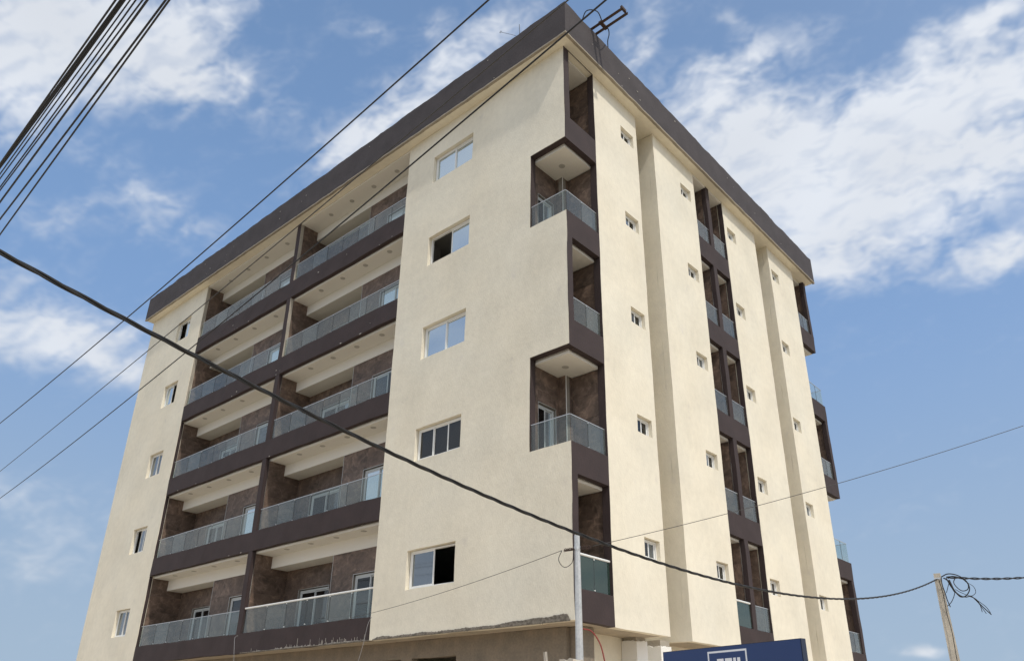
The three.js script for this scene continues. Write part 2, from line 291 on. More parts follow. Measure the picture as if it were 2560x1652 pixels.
function railing(place, joints, y0, y1, style = 'cap', glass = m.glass) {    // panes standing on the band with a slim top rail
  const a0 = joints[0], a1 = joints[joints.length - 1], parts = [];
  if (style === 'tube') parts.push(new THREE.CylinderGeometry(0.027, 0.027, a1 - a0 + 0.06, 12).rotateZ(Math.PI / 2).translate((a0 + a1) / 2, y1 + 0.02, 0));
  else parts.push(bg(a0, a1, y1 - 0.006, y1 + 0.010, -0.010, 0.010));
  for (let i = 1; i < joints.length - 1; i++) { const s = new THREE.CylinderGeometry(0.014, 0.014, 0.03, 10).rotateX(Math.PI / 2); parts.push(s.clone().translate(joints[i], y1 - 0.03, 0.004), s.translate(joints[i], y0 + 0.04, 0.004)); }
  for (const q of parts) q.deleteAttribute('uv');
  const r = put(place(mergeGeometries(parts.map((q) => q.index ? q.toNonIndexed() : q))), 'railing', style === 'tube' ? m.tube : m.rail, apt);
  for (let i = 0; i < joints.length - 1; i++) put(place(bg(joints[i] + 0.005, joints[i + 1] - 0.005, y0 - 0.01, y1 - 0.008, -0.004, 0.004)), 'glass_pane', i % 3 === 1 && glass === m.glass ? m.glass2 : glass, r);
  for (let i = 1; i < joints.length - 1; i++) put(place(bg(joints[i] - 0.0055, joints[i] + 0.0055, y0, y1 - 0.008, -0.0055, 0.0055)), 'joint_seal', m.seal, r);
  return r;
}
function ceiling(x0, x1, z0, z1, y, lights, thick = 0.07) {
  const c = box('ceiling', x0, x1, y, y + thick, z0, z1, m.board, apt);
  for (const [x, z] of lights) {
    const g = new THREE.LatheGeometry([[0.001, -0.006], [0.06, -0.006], [0.064, -0.009], [0.084, -0.009], [0.09, 0.002]].map((p) => new THREE.Vector2(...p)), 20);
    const l = put(g, 'downlight', m.lamp, c); l.position.set(x, y, z);
  }
  return c;
}
const trimA = (x, y0, y1, z) => box('tile_trim', x - 0.005, x + 0.005, y0, y1, z - 0.006, z + 0.006, m.trim, apt);

// ---- street face (z = 0): far strip, near strip
const winL = BB.map((_, k) => [-22.12, -20.93, 4.70 + 3.14 * k, 5.70 + 3.145 * k]);
const winN = [[-5.25, -3.52, 4.79, 5.76], [-5.25, -3.51, 8.12, 9.04], [-5.25, -3.51, 11.13, 12.15], [-5.25, -3.51, 14.23, 15.24], [-5.25, -3.51, 17.30, 18.31]];
put(slab(rect(XL, XLo, YB, YS), winL.map((w) => rect(...w)), TH).translate(0, 0, -TH), 'facade_wall', m.cream, apt, { wobble: 1, flat: 'z' });
const CL = -1.21, nT = [[BB[2] + 0.03, SB[1]], [BB[4] + 0.03, SB[3]]];
put(slab(rect(XR, -0.004, YB, YS), [...nT.map(([t, b]) => [CL, 1, b, t]), ...winN], TH).translate(0, 0, -TH), 'facade_wall', m.cream, apt, { wobble: 1, flat: 'z' });
const kinds = { N: [['dusk', 'open'], ['clear', 'clear', 'clear'], ['mirror', 'mirror'], ['open', 'mirror'], ['mirror', 'mirror']], L: [['dusk', 'dusk'], ['open', 'dusk', 'dusk'], ['dusk', 'dusk'], ['mirror', 'open'], ['open', 'mirror']] };
winN.forEach((w, k) => windowUnit(false, w[0] + 0.012, w[1] - 0.012, w[2] + 0.012, w[3] - 0.012, -0.115, kinds.N[k]));
winL.forEach((w, k) => windowUnit(false, w[0] + 0.012, w[1] - 0.012, w[2] + 0.012, w[3] - 0.012, -0.115, kinds.L[k]));
// brown lining of the two open corner balconies
for (const [top, sill] of nT) {
  box('reveal_lining', CL - 0.002, -0.006, top - 0.012, top + 0.004, -TH, -0.006, m.brown, apt);
  box('reveal_lining', CL - 0.004, CL + 0.012, sill, top - 0.012, -TH, -0.006, m.brown, apt);
}
// ---- loggias: bands, middle column, ceilings, tiled walls, doors, railings
const MD = [-13.02, -12.78];
for (let k = 0; k < 5; k++) {
  box('balcony_band', XLo + 0.002, XR - 0.002, BB[k], BT[k], -0.15, -0.008, m.brown, apt, { wobble: 1.3 });
  const cb = k < 4 ? BB[k + 1] - 0.002 : YS;
  box('column', MD[0], MD[1], BT[k] + 0.002, cb, -0.13, -0.012, m.brown, apt, { wobble: 1 });
  box('cross_wall', MD[0] + 0.02, MD[1] - 0.01, flY(k), cb, -1.36, -0.135, m.inner, apt);
  const rm = k >= 3 ? m.cement : m.brown;
  box('column_reveal', MD[1] + 0.0015, MD[1] + 0.012, BT[k] + 0.004, cb - 0.01, -0.14, k >= 3 ? -0.016 : -0.024, rm, apt, { wobble: 1 });
  box('column_reveal', XLo + 0.001, XLo + 0.012, BT[k] + 0.004, cb - 0.01, -0.13, -0.014, rm, apt, { wobble: 1 });
  const cy = ceilY(k), bh = cy - 0.38, fl = flY(k), dt = BB[k] + 1.95, full = k < 3;
  for (const [x0, x1, jog, dk, dj, lights] of [
    [MD[1], XR, -9.45, [-11.95, -10.36], [-8.40, -7.02], [-11.4, -10.14, -8.88, -7.62]],
    [XLo, MD[0], -16.35, [-18.75, -17.5], [-15.10, -13.62], [-18.6, -17.2, -15.8, -14.3]]]) {
    ceiling(x0 + 0.005, x1 - 0.005, -0.745, k < 4 ? -0.165 : -0.03, cy, lights.map((x) => [x, -0.38]));
    box('bulkhead', x0 + 0.005, x1 - 0.005, bh, cy + 0.07, -1.36, -0.748, m.board, apt);
    // side wall facing +x, back wall, projecting wall
    tiledWall(onB(x0 + 0.022), 0.15, 1.352, fl, cy - 0.002, null, true);
    tiledWall(onA(-1.345), x0 + 0.03, jog + 0.12, fl, bh - 0.002, [dk[0], dk[1], fl, dt], full);
    tiledWall(onA(-0.758), jog, x1 - 0.004, fl, bh - 0.002, [dj[0], dj[1], fl, dt], full);
    box('jog_wall', jog + 0.002, jog + 0.13, fl, bh - 0.004, -1.34, -0.90, m.backing, apt);
    trimA(jog + 0.004, fl, bh - 0.004, -0.757);
    for (const [d, z, kd] of [[dk, -1.345, k === 2 ? 'dusk' : 'clear'], [dj, -0.758, k === 1 || k === 3 ? 'mirror' : k === 4 ? 'curtain' : 'clear']]) {
      trimA(d[0] - 0.004, fl, dt, z + 0.002); trimA(d[1] + 0.004, fl, dt, z + 0.002);
      box('tile_trim', d[0] - 0.008, d[1] + 0.008, dt, dt + 0.01, z - 0.004, z + 0.008, m.trim, apt);
      const open = kd === 'clear' && d === dj && k === 2 ? ['clear', 'open'] : [kd, kd];
      windowUnit(false, d[0] + 0.02, d[1] - 0.01, fl, dt - 0.02, z - 0.06, open, 'balcony_door', 0.055);
    }
    box('loggia_floor', x0 + 0.01, x1 - 0.01, BB[k] + 0.05, fl, -1.36, -0.155, m.cement, apt);
    // railing
    const gy0 = BT[k], gy1 = BT[k] + 0.70, right = x1 === XR;
    const J = right ? (k === 0 ? [-12.74, -11.54, -10.52, -9.5, -8.42, -7.46, -6.52] : [-12.74, -11.7, -10.81, -9.93, -9.04, -8.16, -7.28, -6.52]) : [-19.8, -18.63, -17.67, -16.72, -15.82, -14.82, -13.82, -13.05];
    railing(onA(-0.07), J, gy0, gy1 + (right && k === 0 ? 0.02 : 0), right && k === 0 ? 'tube' : 'cap');
  }
}
for (let k = 0; k < 5; k++) { box('inner_wall', XR + 0.13, -1.43, flY(k), ceilY(k) + 0.1, -3.6, -3.5, m.inner, apt); box('inner_wall', XL + 0.21, XLo - 0.17, flY(k), ceilY(k) + 0.1, -3.6, -3.5, m.inner, apt); box('loggia_floor', XR + 0.13, -1.43, BB[k] + 0.05, flY(k), -3.5, -0.21, m.inner, apt); }
box('inner_wall', XLo - 0.16, XLo - 0.005, YB + 0.01, YS, -1.5, -TH - 0.002, m.inner, apt);
box('inner_wall', XR + 0.01, XR + 0.12, YB + 0.01, YS, -1.5, -TH - 0.002, m.inner, apt);

// ---- side face (x = 0), written with a = -z
const P1 = [1.40, 3.65], P2 = [4.66, 7.22], P3 = [9.32, 11.93], P4 = [13.05, 15.42];
const bw = [[2.77, 3.45], [6.27, 6.94], [9.53, 10.18], [13.21, 13.85]];
[P1, P2, P3, P4].forEach((p, i) => {
  const holes = BB.map((_, k) => [bw[i][0], bw[i][1], 5.385 + 3.13 * k + (k > 3 ? 0.02 : 0), 5.86 + 3.13 * k + (k > 3 ? 0.02 : 0)]);
  put(onB(-TH)(slab(rect(p[0], p[1], YB, YS), holes.map((w) => rect(...w)), TH)), 'facade_wall', m.cream, apt, { wobble: 1, flat: 'x' });
  holes.forEach((w, k) => windowUnit(true, w[0] + 0.01, w[1] - 0.01, w[2] + 0.01, w[3] - 0.01, -0.105, [(i * 2 + k) % 5 === 3 ? 'dusk' : 'clear', (i + 2 * k) % 5 === 0 ? 'dusk' : 'clear'], 'window', 0.03));
});
// deep slots between the panels
for (const [a0, a1] of [[3.65, 4.66], [11.93, 13.05]]) {
  put(onB(-3.2)(bg(a1, a1 + 0.18, YB + 0.003, YS, 0, 3.0 - 0.001, 0.45)), 'slot_wall', m.cream, apt, { wobble: 1 });
  put(onB(-3.2)(bg(a0 - 0.18, a0, YB + 0.003, YS, 0, 3.0 - 0.001, 0.45)), 'slot_wall', m.cream, apt, { wobble: 1 });
  put(onB(-3.4)(bg(a0 - 0.18, a1 + 0.18, YB + 0.003, YS, 0, 0.198, 0.45)), 'slot_wall', m.cream, apt, { wobble: 1 });
}
// near corner strip: brown facing with openings, beams behind it
{
  const holes = [];
  for (const k of [1, 3]) holes.push([-1, 1.375, SB[k], BB[k + 1]]);
  for (const k of [0, 2]) holes.push(rect(0.20, 1.375, SB[k], BB[k + 1] ));
  holes.push(rect(0.22, 1.375, SB[4], YS - 0.02));
  put(onB(-0.003)(slab(rect(0, 1.396, YB, YS), holes, 0.012)), 'corner_facing', m.brown, apt, { wobble: 1, flat: 'x' });
  for (let k = 0; k < 5; k++) put(onB(-0.17)(bg(k % 2 ? 0.203 : 0.203, 1.39, BB[k] + 0.002, SB[k] - 0.002, 0, 0.166, 0.45)), 'corner_beam', m.brown, apt, { wobble: 1 });
  for (let k = 0; k < 5; k += 2) put(onB(-0.17)(bg(0.201, 0.207, SB[k], k < 4 ? BB[k + 1] : YS, 0, 0.166)), 'reveal_lining', m.brown, apt);
  put(onB(-0.19)(bg(1.375, 1.398, YB + 0.01, YS - 0.01, 0, 0.186, 0.45)), 'reveal_lining', m.brown, apt, { wobble: 1 });
}
for (let k = 0; k < 5; k++) {
  const fl = flY(k), cy = ceilY(k), dt = BB[k] + 2.1, open = k % 2 === 1;
  ceiling(-1.25, -0.18, -1.39, open ? -0.21 : -0.206, cy, [[-0.72, -0.78]]);
  tiledWall(onB(-1.25), 0.205, 1.15, fl, cy - 0.002, [0.37, 1.04, fl, dt]);
  tiledWall(onA(-1.41), -1.0, -0.185, fl, cy - 0.002, null);
  tiledWall(onB(-1.0), 1.15, 1.41, fl, cy - 0.002, null);
  tiledWall(onA(-1.15), -1.25, -1.0, fl, cy - 0.002, null);
  box('tile_trim', -1.004, -0.990, fl, cy - 0.002, -1.158, -1.144, m.frame, apt);
  const fr = windowUnit(true, 0.385, 1.03, fl, dt - 0.02, -1.31, ['clear', 'mirror'], 'balcony_door', 0.05);
  put(onB(-1.248)(bg(0.362, 0.37, fl, dt, -0.004, 0.008)), 'tile_trim', m.trim, apt); put(onB(-1.248)(bg(1.04, 1.048, fl, dt, -0.004, 0.008)), 'tile_trim', m.trim, apt); put(onB(-1.248)(bg(0.362, 1.048, dt, dt + 0.009, -0.004, 0.008)), 'tile_trim', m.trim, apt);
  box('loggia_floor', -1.25, -0.18, BB[k] + 0.05, fl, -1.40, -0.205, m.cement, apt);
  box('inner_wall', -2.6, -1.42, fl, cy, -0.22, -0.205, m.inner, apt);
  if (open) {
    railing(onA(-0.035), [-1.19, -0.05], SB[k], SB[k] + 0.66);
    railing(onB(-0.045), [0.05, 0.70, 1.37], SB[k], SB[k] + 0.66);
  } else if (k < 4) railing(onB(-0.06), [0.21, 0.79, 1.37], SB[k], SB[k] + (k ? 0.68 : 0.72), k ? 'cap' : 'tube', k ? m.glass : m.green);
}
// middle strip: two slim balconies side by side on every floor
for (let k = 0; k < 5; k++) {
  const fl = flY(k), cy = ceilY(k), cb = k < 4 ? BB[k + 1] : YS;
  put(onB(-0.16)(bg(7.223, 9.317, BB[k], SB[k] - 0.03, 0, 0.152, 0.45)), 'balcony_band', m.brown, apt, { wobble: 1.2 });
  put(onB(-0.16)(bg(8.12, 8.36, SB[k] - 0.028, cb - 0.002, 0, 0.150, 0.45)), 'column', m.brown, apt, { wobble: 1 });
  put(onB(-0.17)(bg(9.296, 9.319, SB[k] - 0.028, cb - 0.002, 0, 0.164, 0.45)), 'reveal_lining', m.brown, apt, { wobble: 1 });
  put(onB(-1.15)(bg(8.14, 8.34, fl, cb, 0, 0.985)), 'cross_wall', m.inner, apt);
  tiledWall((g) => g.translate(0, 0, -8.128), -1.10, -0.175, fl, cy - 0.002, null);
  tiledWall((g) => g.translate(0, 0, -9.305), -1.10, -0.205, fl, cy - 0.002, null);
  ceiling(-1.10, k < 4 ? -0.165 : -0.01, -9.29, -8.37, cy, []); ceiling(-1.10, k < 4 ? -0.165 : -0.01, -8.11, -7.23, cy, []);
  box('loggia_floor', -1.10, -0.165, BB[k] + 0.05, fl, -9.29, -7.23, m.cement, apt);
  put(onB(-1.12)(bg(7.05, 9.46, fl, cb, -0.12, 0)), 'tiled_wall', m.tile, apt);
  put(onB(-1.12)(bg(7.05, 7.222, fl, cb, 0.002, 0.92)), 'inner_wall', m.inner, apt);
  railing(onB(-0.055), [7.25, 8.10], SB[k] - 0.03, SB[k] + 0.63, k ? 'cap' : 'tube', k ? m.glass : m.green);
  railing(onB(-0.055), [8.38, 9.27], SB[k] - 0.03, SB[k] + 0.63, 'cap', k ? m.glass : m.glass2);
}
// far corner strip
for (let k = 0; k < 5; k++) {
  const fl = flY(k), cy = ceilY(k), cb = k < 4 ? BB[k + 1] : YS, open = k % 2 === 1;
  put(onB(-0.16)(bg(15.423, 16.795, BB[k], SB[k] - 0.06, 0, 0.156, 0.45)), 'balcony_band', m.brown, apt, { wobble: 1.2 });
  if (!open) {
    put(onB(-0.17)(bg(16.56, 16.79, SB[k] - 0.058, cb - 0.002, 0, 0.164, 0.45)), 'column', m.brown, apt, { wobble: 1 });
    tiledWall((g) => g.translate(0, 0, -16.585), -1.2, -0.175, fl, cy - 0.002, null);
  }
  box('loggia_floor', -1.2, -0.165, BB[k] + 0.05, fl, -16.58, -15.43, m.cement, apt);
  put(onB(-1.2)(bg(15.25, 16.58, fl, cb, -0.12, 0)), 'tiled_wall', m.tile, apt);
  ceiling(-1.2, -0.165, -16.58, -15.43, cy, [[-0.7, -16.0]]);
  if (open) { railing(onB(-0.05), [15.45, 16.1, 16.74], SB[k] - 0.06, SB[k] + 0.66); railing(onA(-16.75), [-1.18, -0.06], SB[k] - 0.06, SB[k] + 0.66); }
  else railing(onB(-0.055), [15.44, 16.0, 16.55], SB[k] - 0.06, SB[k] + 0.62);
}
{ // end wall beyond the far corner strip, and the blind side opposite
  put(slab(rect(XL, -0.174, YB, YS), [[CL, 1, SB[1] - 0.06, BB[2]], [CL, 1, SB[3] - 0.06, BB[4]]], TH).translate(0, 0, ZE), 'facade_wall', m.cream, apt);
  put(onB(XL)(bg(0.203, -ZE - 0.203, YB, YS, 0, 0.2)), 'facade_wall', m.cream, apt);
}
// ---- floor slabs, first-floor underside, roof
{
  const S = (y0, y1, name, mm, ins) => {
    const n = -ins; const out = [[XL + ins, ins], [-ins, ins], [-ins, 3.66 - 0.185], [-3.41, 3.66 - 0.185], [-3.41, 4.65 + 0.185], [-ins, 4.65 + 0.185], [-ins, 11.94 - 0.185], [-3.41, 11.94 - 0.185], [-3.41, 13.04 + 0.185], [-ins, 13.04 + 0.185], [-ins, -ZE - ins], [XL + ins, -ZE - ins]];
    const s = new THREE.Shape(out.map((p) => new THREE.Vector2(p[0], p[1])));
    put(new THREE.ExtrudeGeometry(s, { depth: y1 - y0, bevelEnabled: false }).rotateX(-Math.PI / 2).translate(0, y0, 0), name, mm, apt);
  };
  for (let k = 1; k < 5; k++) S(BB[k] + 0.024, BB[k] + 0.044, 'floor_slab', m.inner, 0.203);
  S(YB + 0.004, YB + 0.03, 'first_floor_underside', m.underside, 0.17);
  const O = 0.345, L0 = XL - 0.21, E0 = ZE - 0.21;
  box('eaves_soffit', L0 + 0.05, O - 0.05, YS + 0.004, YS + 0.10, E0 + 0.05, O - 0.05, m.cream, apt);
  box('roof', L0 + 0.2, O - 0.2, YS + 0.102, YS + 0.25, E0 + 0.2, O - 0.2, m.cement, apt);
  const par = (x0, x1, z0, z1) => {
    const g = finish(bg(x0, x1, YS + 0.03, 20.57, z0, z1, 0.16)), P = g.attributes.position;
    for (let i = 0; i < P.count; i++) { const x = P.getX(i), y = P.getY(i), z = P.getZ(i), t = (y - YS) / 1.2, e = 0.022 * t * (pn(x * 1.3 + 5, z * 1.3 + 9) + 0.8 * pn(x * 4.1, z * 4.1 + 3)) * 1.6, f = 0.02 * pn(x * 1.1 + z * 1.1, y * 1.4 + 20); P.setXYZ(i, x + f, y + e * 1.3, z + f); }
    g.computeVertexNormals();
    const o = new THREE.Mesh(g, m.parapet); o.name = 'roof_parapet'; o.castShadow = o.receiveShadow = true; apt.add(o);
  };
  par(L0, O, 0.145, O); par(0.145, O, E0 + 0.2, 0.143); par(L0, L0 + 0.2, E0 + 0.2, 0.143); par(L0, O, E0, E0 + 0.198);
  // rough pale drip edge under the parapet
  const lip = (g) => { g = finish(g); const P = g.attributes.position; for (let i = 0; i < P.count; i++) { const x = P.getX(i), y = P.getY(i), z = P.getZ(i), f = 0.012 * pn(x * 2.3 + z * 2.3, 3) + 0.008 * pn(x * 9 + z * 9, 8); P.setXYZ(i, x + f * 0.6, y + f * 1.3, z + f * 0.6); } g.computeVertexNormals(); const o = new THREE.Mesh(g, m.lip); o.name = 'drip_edge'; o.castShadow = o.receiveShadow = true; apt.add(o); };
  lip(bg(L0 + 0.004, O + 0.008, YS - 0.006, YS + 0.045, 0.27, O + 0.010, 0.1)); lip(bg(0.27, O + 0.010, YS - 0.006, YS + 0.045, E0 + 0.01, 0.268, 0.1));
}
// ---- ground floor, set back under the slab
{
  const gw = [rect(-5.65, -4.08, 0.9, 3.26), rect(-7.62, -6.05, 0.9, 3.25)];
  put(slab(rect(XL + 0.2, -0.78, 0, YB), gw, TH).translate(0, 0, -0.92), 'ground_floor_wall', m.brownCement, apt, { wobble: 1, flat: 'z' });
  put(onB(-1.25)(slab(rect(0.95, -ZE - 0.2, 0, YB), [rect(5.0, 9.0, 0.1, 3.2)], TH)), 'ground_floor_wall', m.cream, apt, { wobble: 1, flat: 'x' });
  box('corner_post', -0.77, -0.42, 0, YB, -1.22, -0.84, m.brownCement, apt, { wobble: 1 });
  box('partition', XL + 0.3, -1.3, 0, YB, -6.2, -6.0, m.inner, apt);
  const ragged = (x0, x1, z0, z1, top) => {
    const g = finish(bg(x0, x1, 0, top, z0, z1, 0.05)), P = g.attributes.position;
    for (let i = 0; i < P.count; i++) { const x = P.getX(i), y = P.getY(i), z = P.getZ(i); if (y > top - 0.06) P.setY(i, y + 0.05 * pn(x * 9 + 3, z * 9) + 0.035 * pn(x * 25, z * 25 + 4) - 0.02); }
    g.computeVertexNormals(); const o = new THREE.Mesh(g, m.white); o.name = 'white_pillar'; o.castShadow = o.receiveShadow = true; apt.add(o);
    box('pillar_core', x0 + 0.03, x1 - 0.03, top - 0.1, YB + 0.003, z0 + 0.03, z1 - 0.03, m.cement, apt);
  };
  ragged(-1.04, -0.62, -3.62, -3.16, 3.62); ragged(-0.98, -0.50, -4.50, -4.02, 3.56);
  // rough weathered mortar along the foot of the near strip
  const pts = [], n = 260; for (let i = 0; i <= n; i++) { const x = -6.35 + (6.35 - 0.1) * i / n, e = sst(0, 0.03, i / n) * (1 - 0.9 * sst(0.985, 1, i / n)); pts.push([x, YB + 0.012 + e * (0.035 + 0.075 * sst(0.55, 0.97, i / n) + 0.035 * pn(x * 2.1, 4) + 0.03 * Math.abs(pn(x * 9, 2)) + 0.03 * Math.max(0, pn(x * 31, 7)))]); }
  const sh = new THREE.Shape(); sh.moveTo(-6.35, YB - 0.012); sh.lineTo(-0.1, YB - 0.012); for (let i = n; i >= 0; i--) sh.lineTo(...pts[i]);
  put(new THREE.ExtrudeGeometry(sh, { depth: 0.012, bevelEnabled: true, bevelThickness: 0.008, bevelSize: 0.006, bevelOffset: -0.006, bevelSegments: 1 }).translate(0, 0, 0.004), 'mortar_edge', m.stain, apt, { label: 'ragged grey weathered mortar edge' });
  const lump = []; for (let i = 0; i < 90; i++) { const x = rr(-6.2, -0.3), s = rr(0.005, 0.014); lump.push(new THREE.IcosahedronGeometry(s, 0).scale(1.4, 1, 0.7).rotateZ(rr(0, 3)).translate(x, YB + rr(-0.012, 0.05), 0.018)); }
  const lm = put(mergeGeometries(lump), 'mortar_crumbs', m.stain, apt); lm.userData.kind = 'stuff';
  // dried white plaster runs on the lowest band
  const dr = []; for (let i = 0; i < 90; i++) { const x = rr(0, 1) < 0.7 ? rr(-10.6, -6.7) : rr(-12.2, -6.6), h = 0.015 + 0.15 * rnd() ** 2.2 * (x > -10.4 && x < -8.6 ? 1.5 : 1), w = rr(0.003, 0.009); dr.push(bg(x, x + w, YB + 0.005, YB + 0.01 + h, -0.001, 0.004)); if (rnd() < 0.8) { const y = rr(0, 0.05); dr.push(bg(x - rr(0.02, 0.08), x + rr(0.02, 0.08), YB - 0.004 + y * 0.3, YB + 0.016 + y * 0.4, 0, 0.003)); } }
  const dm = put(mergeGeometries(dr), 'plaster_runs', m.chalk, apt, { label: 'white dried plaster runs' }); dm.userData.kind = 'stuff';
  const wl = []; for (let i = 0; i < 130; i++) { const x = -12.6 + 6.1 * i / 130; wl.push(bg(x, x + 0.05, YB - 0.014 + 0.01 * pn(x * 7, 1), YB + 0.012 + 0.02 * Math.max(0, pn(x * 5, 9)), -0.02, 0.010 + 0.006 * pn(x * 12, 2))); }
  put(mergeGeometries(wl), 'mortar_edge', m.stain, apt);
}

// small chips in the brown paint along the bands and the parapet
{
  const ch = [], chip = (x, y, z, side) => { const s = rr(0.010, 0.035), n = 6, sh = new THREE.Shape(); for (let i = 0; i < n; i++) { const a = i / n * 6.283, r = s * rr(0.5, 1); const p = [Math.cos(a) * r * 1.6, Math.sin(a) * r * 0.8]; i ? sh.lineTo(...p) : sh.moveTo(...p); } const g = new THREE.ExtrudeGeometry(sh, { depth: 0.004, bevelEnabled: false }); if (side) g.rotateY(Math.PI / 2); ch.push(g.translate(x, y, z)); };
  for (let k = 1; k < 5; k++) for (let i = 0; i < (k > 2 ? 9 : 3); i++) chip(rr(-19.5, -6.8), BB[k] + (rnd() < 0.7 ? 0.015 : rr(0.05, 0.6)), 0.004, false);
  for (let i = 0; i < 14; i++) chip(rr(-24, 0), YS + rr(0.06, 1.1), 0.352, false);
  for (let i = 0; i < 12; i++) chip(0.352, YS + rr(0.06, 1.0), rr(-16, -0.3), true);
  put(mergeGeometries(ch), 'paint_chips', m.chalk, apt).userData.kind = 'stuff';
}
// ------------------------------------------------------------------ on the roof
{
  const s = thing('cantilever_beam', 'pair of rusty steel angle beams jutting out over the roof parapet', 'beam', [0, 0, 0]);
  for (const z of [-0.955, -1.185]) put(mergeGeometries([bg(-1.2, 1.44, 20.60, 20.61, z - 0.045, z + 0.045), bg(-1.2, 1.44, 20.61, 20.70, z - 0.045, z - 0.035)]), 'steel_angle', m.rust, s);
  put(bg(1.38, 1.445, 20.612, 20.70, -1.14, -0.92), 'end_plate', m.rust, s); put(bg(0.62, 0.72, 20.59, 20.64, -1.25, -0.9), 'clamp', m.rust, s);
  const c = put(tube([[0.24, 20.75, -0.62], [0.42, 21.0, -0.62], [0.66, 20.95, -0.80], [0.69, 20.64, -1.06], [0.72, 20.60, -1.22], [0.52, 20.80, -1.6], [0.30, 20.9, -1.85], [0.24, 20.62, -1.94]], 0.016, 60, 8), 'roof_cable', m.rubber, scene);
  tag(c, 'thick black cable looped round the steel beams above the parapet', 'cable');
  const r1 = put(tube([[-1.43, 20.4, 0.25], [-1.44, 21.08, 0.27]], 0.009, 4, 6), 'steel_rod', m.wire, scene); tag(r1, 'thin upright steel rod standing on the roof parapet', 'rod');
  const r2 = put(mergeGeometries([tube([[-1.4, 20.5, 0.25], [-1.55, 20.66, 0.3], [-2.14, 21.24, 0.32]], 0.006, 12, 5), new THREE.TorusGeometry(0.035, 0.006, 5, 14).translate(-2.165, 21.265, 0.32)]), 'steel_rod', m.greyWire, scene); tag(r2, 'bent wire rod with a small ring at its tip on the parapet', 'rod');
}

// ------------------------------------------------------------------ overhead lines
function line(name, P, Q, sag, r, mm, label, category, group, ext = 0) {
  const a = P.clone().lerp(Q, -ext), b = P.clone().lerp(Q, 1 + ext), pts = [];
  for (let i = 0; i <= 24; i++) { const t = i / 24, p = a.clone().lerp(b, t); const s = (t * (1 + 2 * ext) - ext); p.y -= sag * 4 * s * (1 - s); pts.push([p.x, p.y, p.z]); }
  const o = put(tube(pts, r, 48, 7), numbered(name), mm, scene); return tag(o, label, category, group);
}
const K = 1.0728;
line('power_line', pixY(0, 985 * K, 7.2), pixY(1138 * K, 0, 7.2), 0.10, 0.008, m.wire, 'single black wire crossing the sky well clear of the roof parapet', 'wire', null, 0.5);
line('power_line', pixY(0, 1097 * K, 7.6), pixY(1318 * K, 5 * K, 7.6), 0.05, 0.007, m.greyWire, 'thinnest of three slanting wires, reaching the roof corner', 'wire', null, 0.5);
line('power_line', pixY(0, 1160 * K, 7.4), pixY(1412 * K, 0, 7.4), 0.16, 0.009, m.wire, 'heavy black wire passing just below the parapet corner', 'wire', null, 0.5);
const zs = 0.3897;
[[1045, 738, .011], [1052, 772, .013], [1070, 790, .012], [1110, 800, .008], [1140, 832, .008], [1195, 868, .009], [1215, 912, .009], [1290, 942, .013], [1400, 1060, .012], [1498, 1083, .011]].forEach(([y, x, r], i) => {
  const h = 5.8 + 0.05 * (i % 3);
  line('bundled_cable', pixY(0, y * zs, h), pixY(x * zs, 0, h), 0.008 * (i % 3), r * 0.6, m.rubber, 'black cable in the close run of ten overhead cables against open sky', 'cable', 'close run of overhead cables', 1.0);
});
{ // twisted service cable along the side street, sagging towards the concrete pole
  const c = [0.01492594, -0.26906395, 4.22192931], x0 = 6.07, z0 = -2.79, strands = [];
  for (let s = 0; s < 3; s++) { const pts = []; for (let i = 0; i <= 420; i++) { const t = 0.02 + 18.2 * i / 420, th = t * 2 * Math.PI / 0.62 + s * 2.094, y = c[0] * t * t + c[1] * t + c[2]; pts.push(new THREE.Vector3(x0 + 0.0072 * Math.cos(th), y + 0.0072 * Math.sin(th), z0 + t)); } strands.push(new THREE.TubeGeometry(new THREE.CatmullRomCurve3(pts), 700, 0.0066, 6)); }
  tag(put(mergeGeometries(strands), 'twisted_cable', m.rubber, scene), 'thick twisted black cable sagging in front of the building to the concrete pole', 'cable');
}

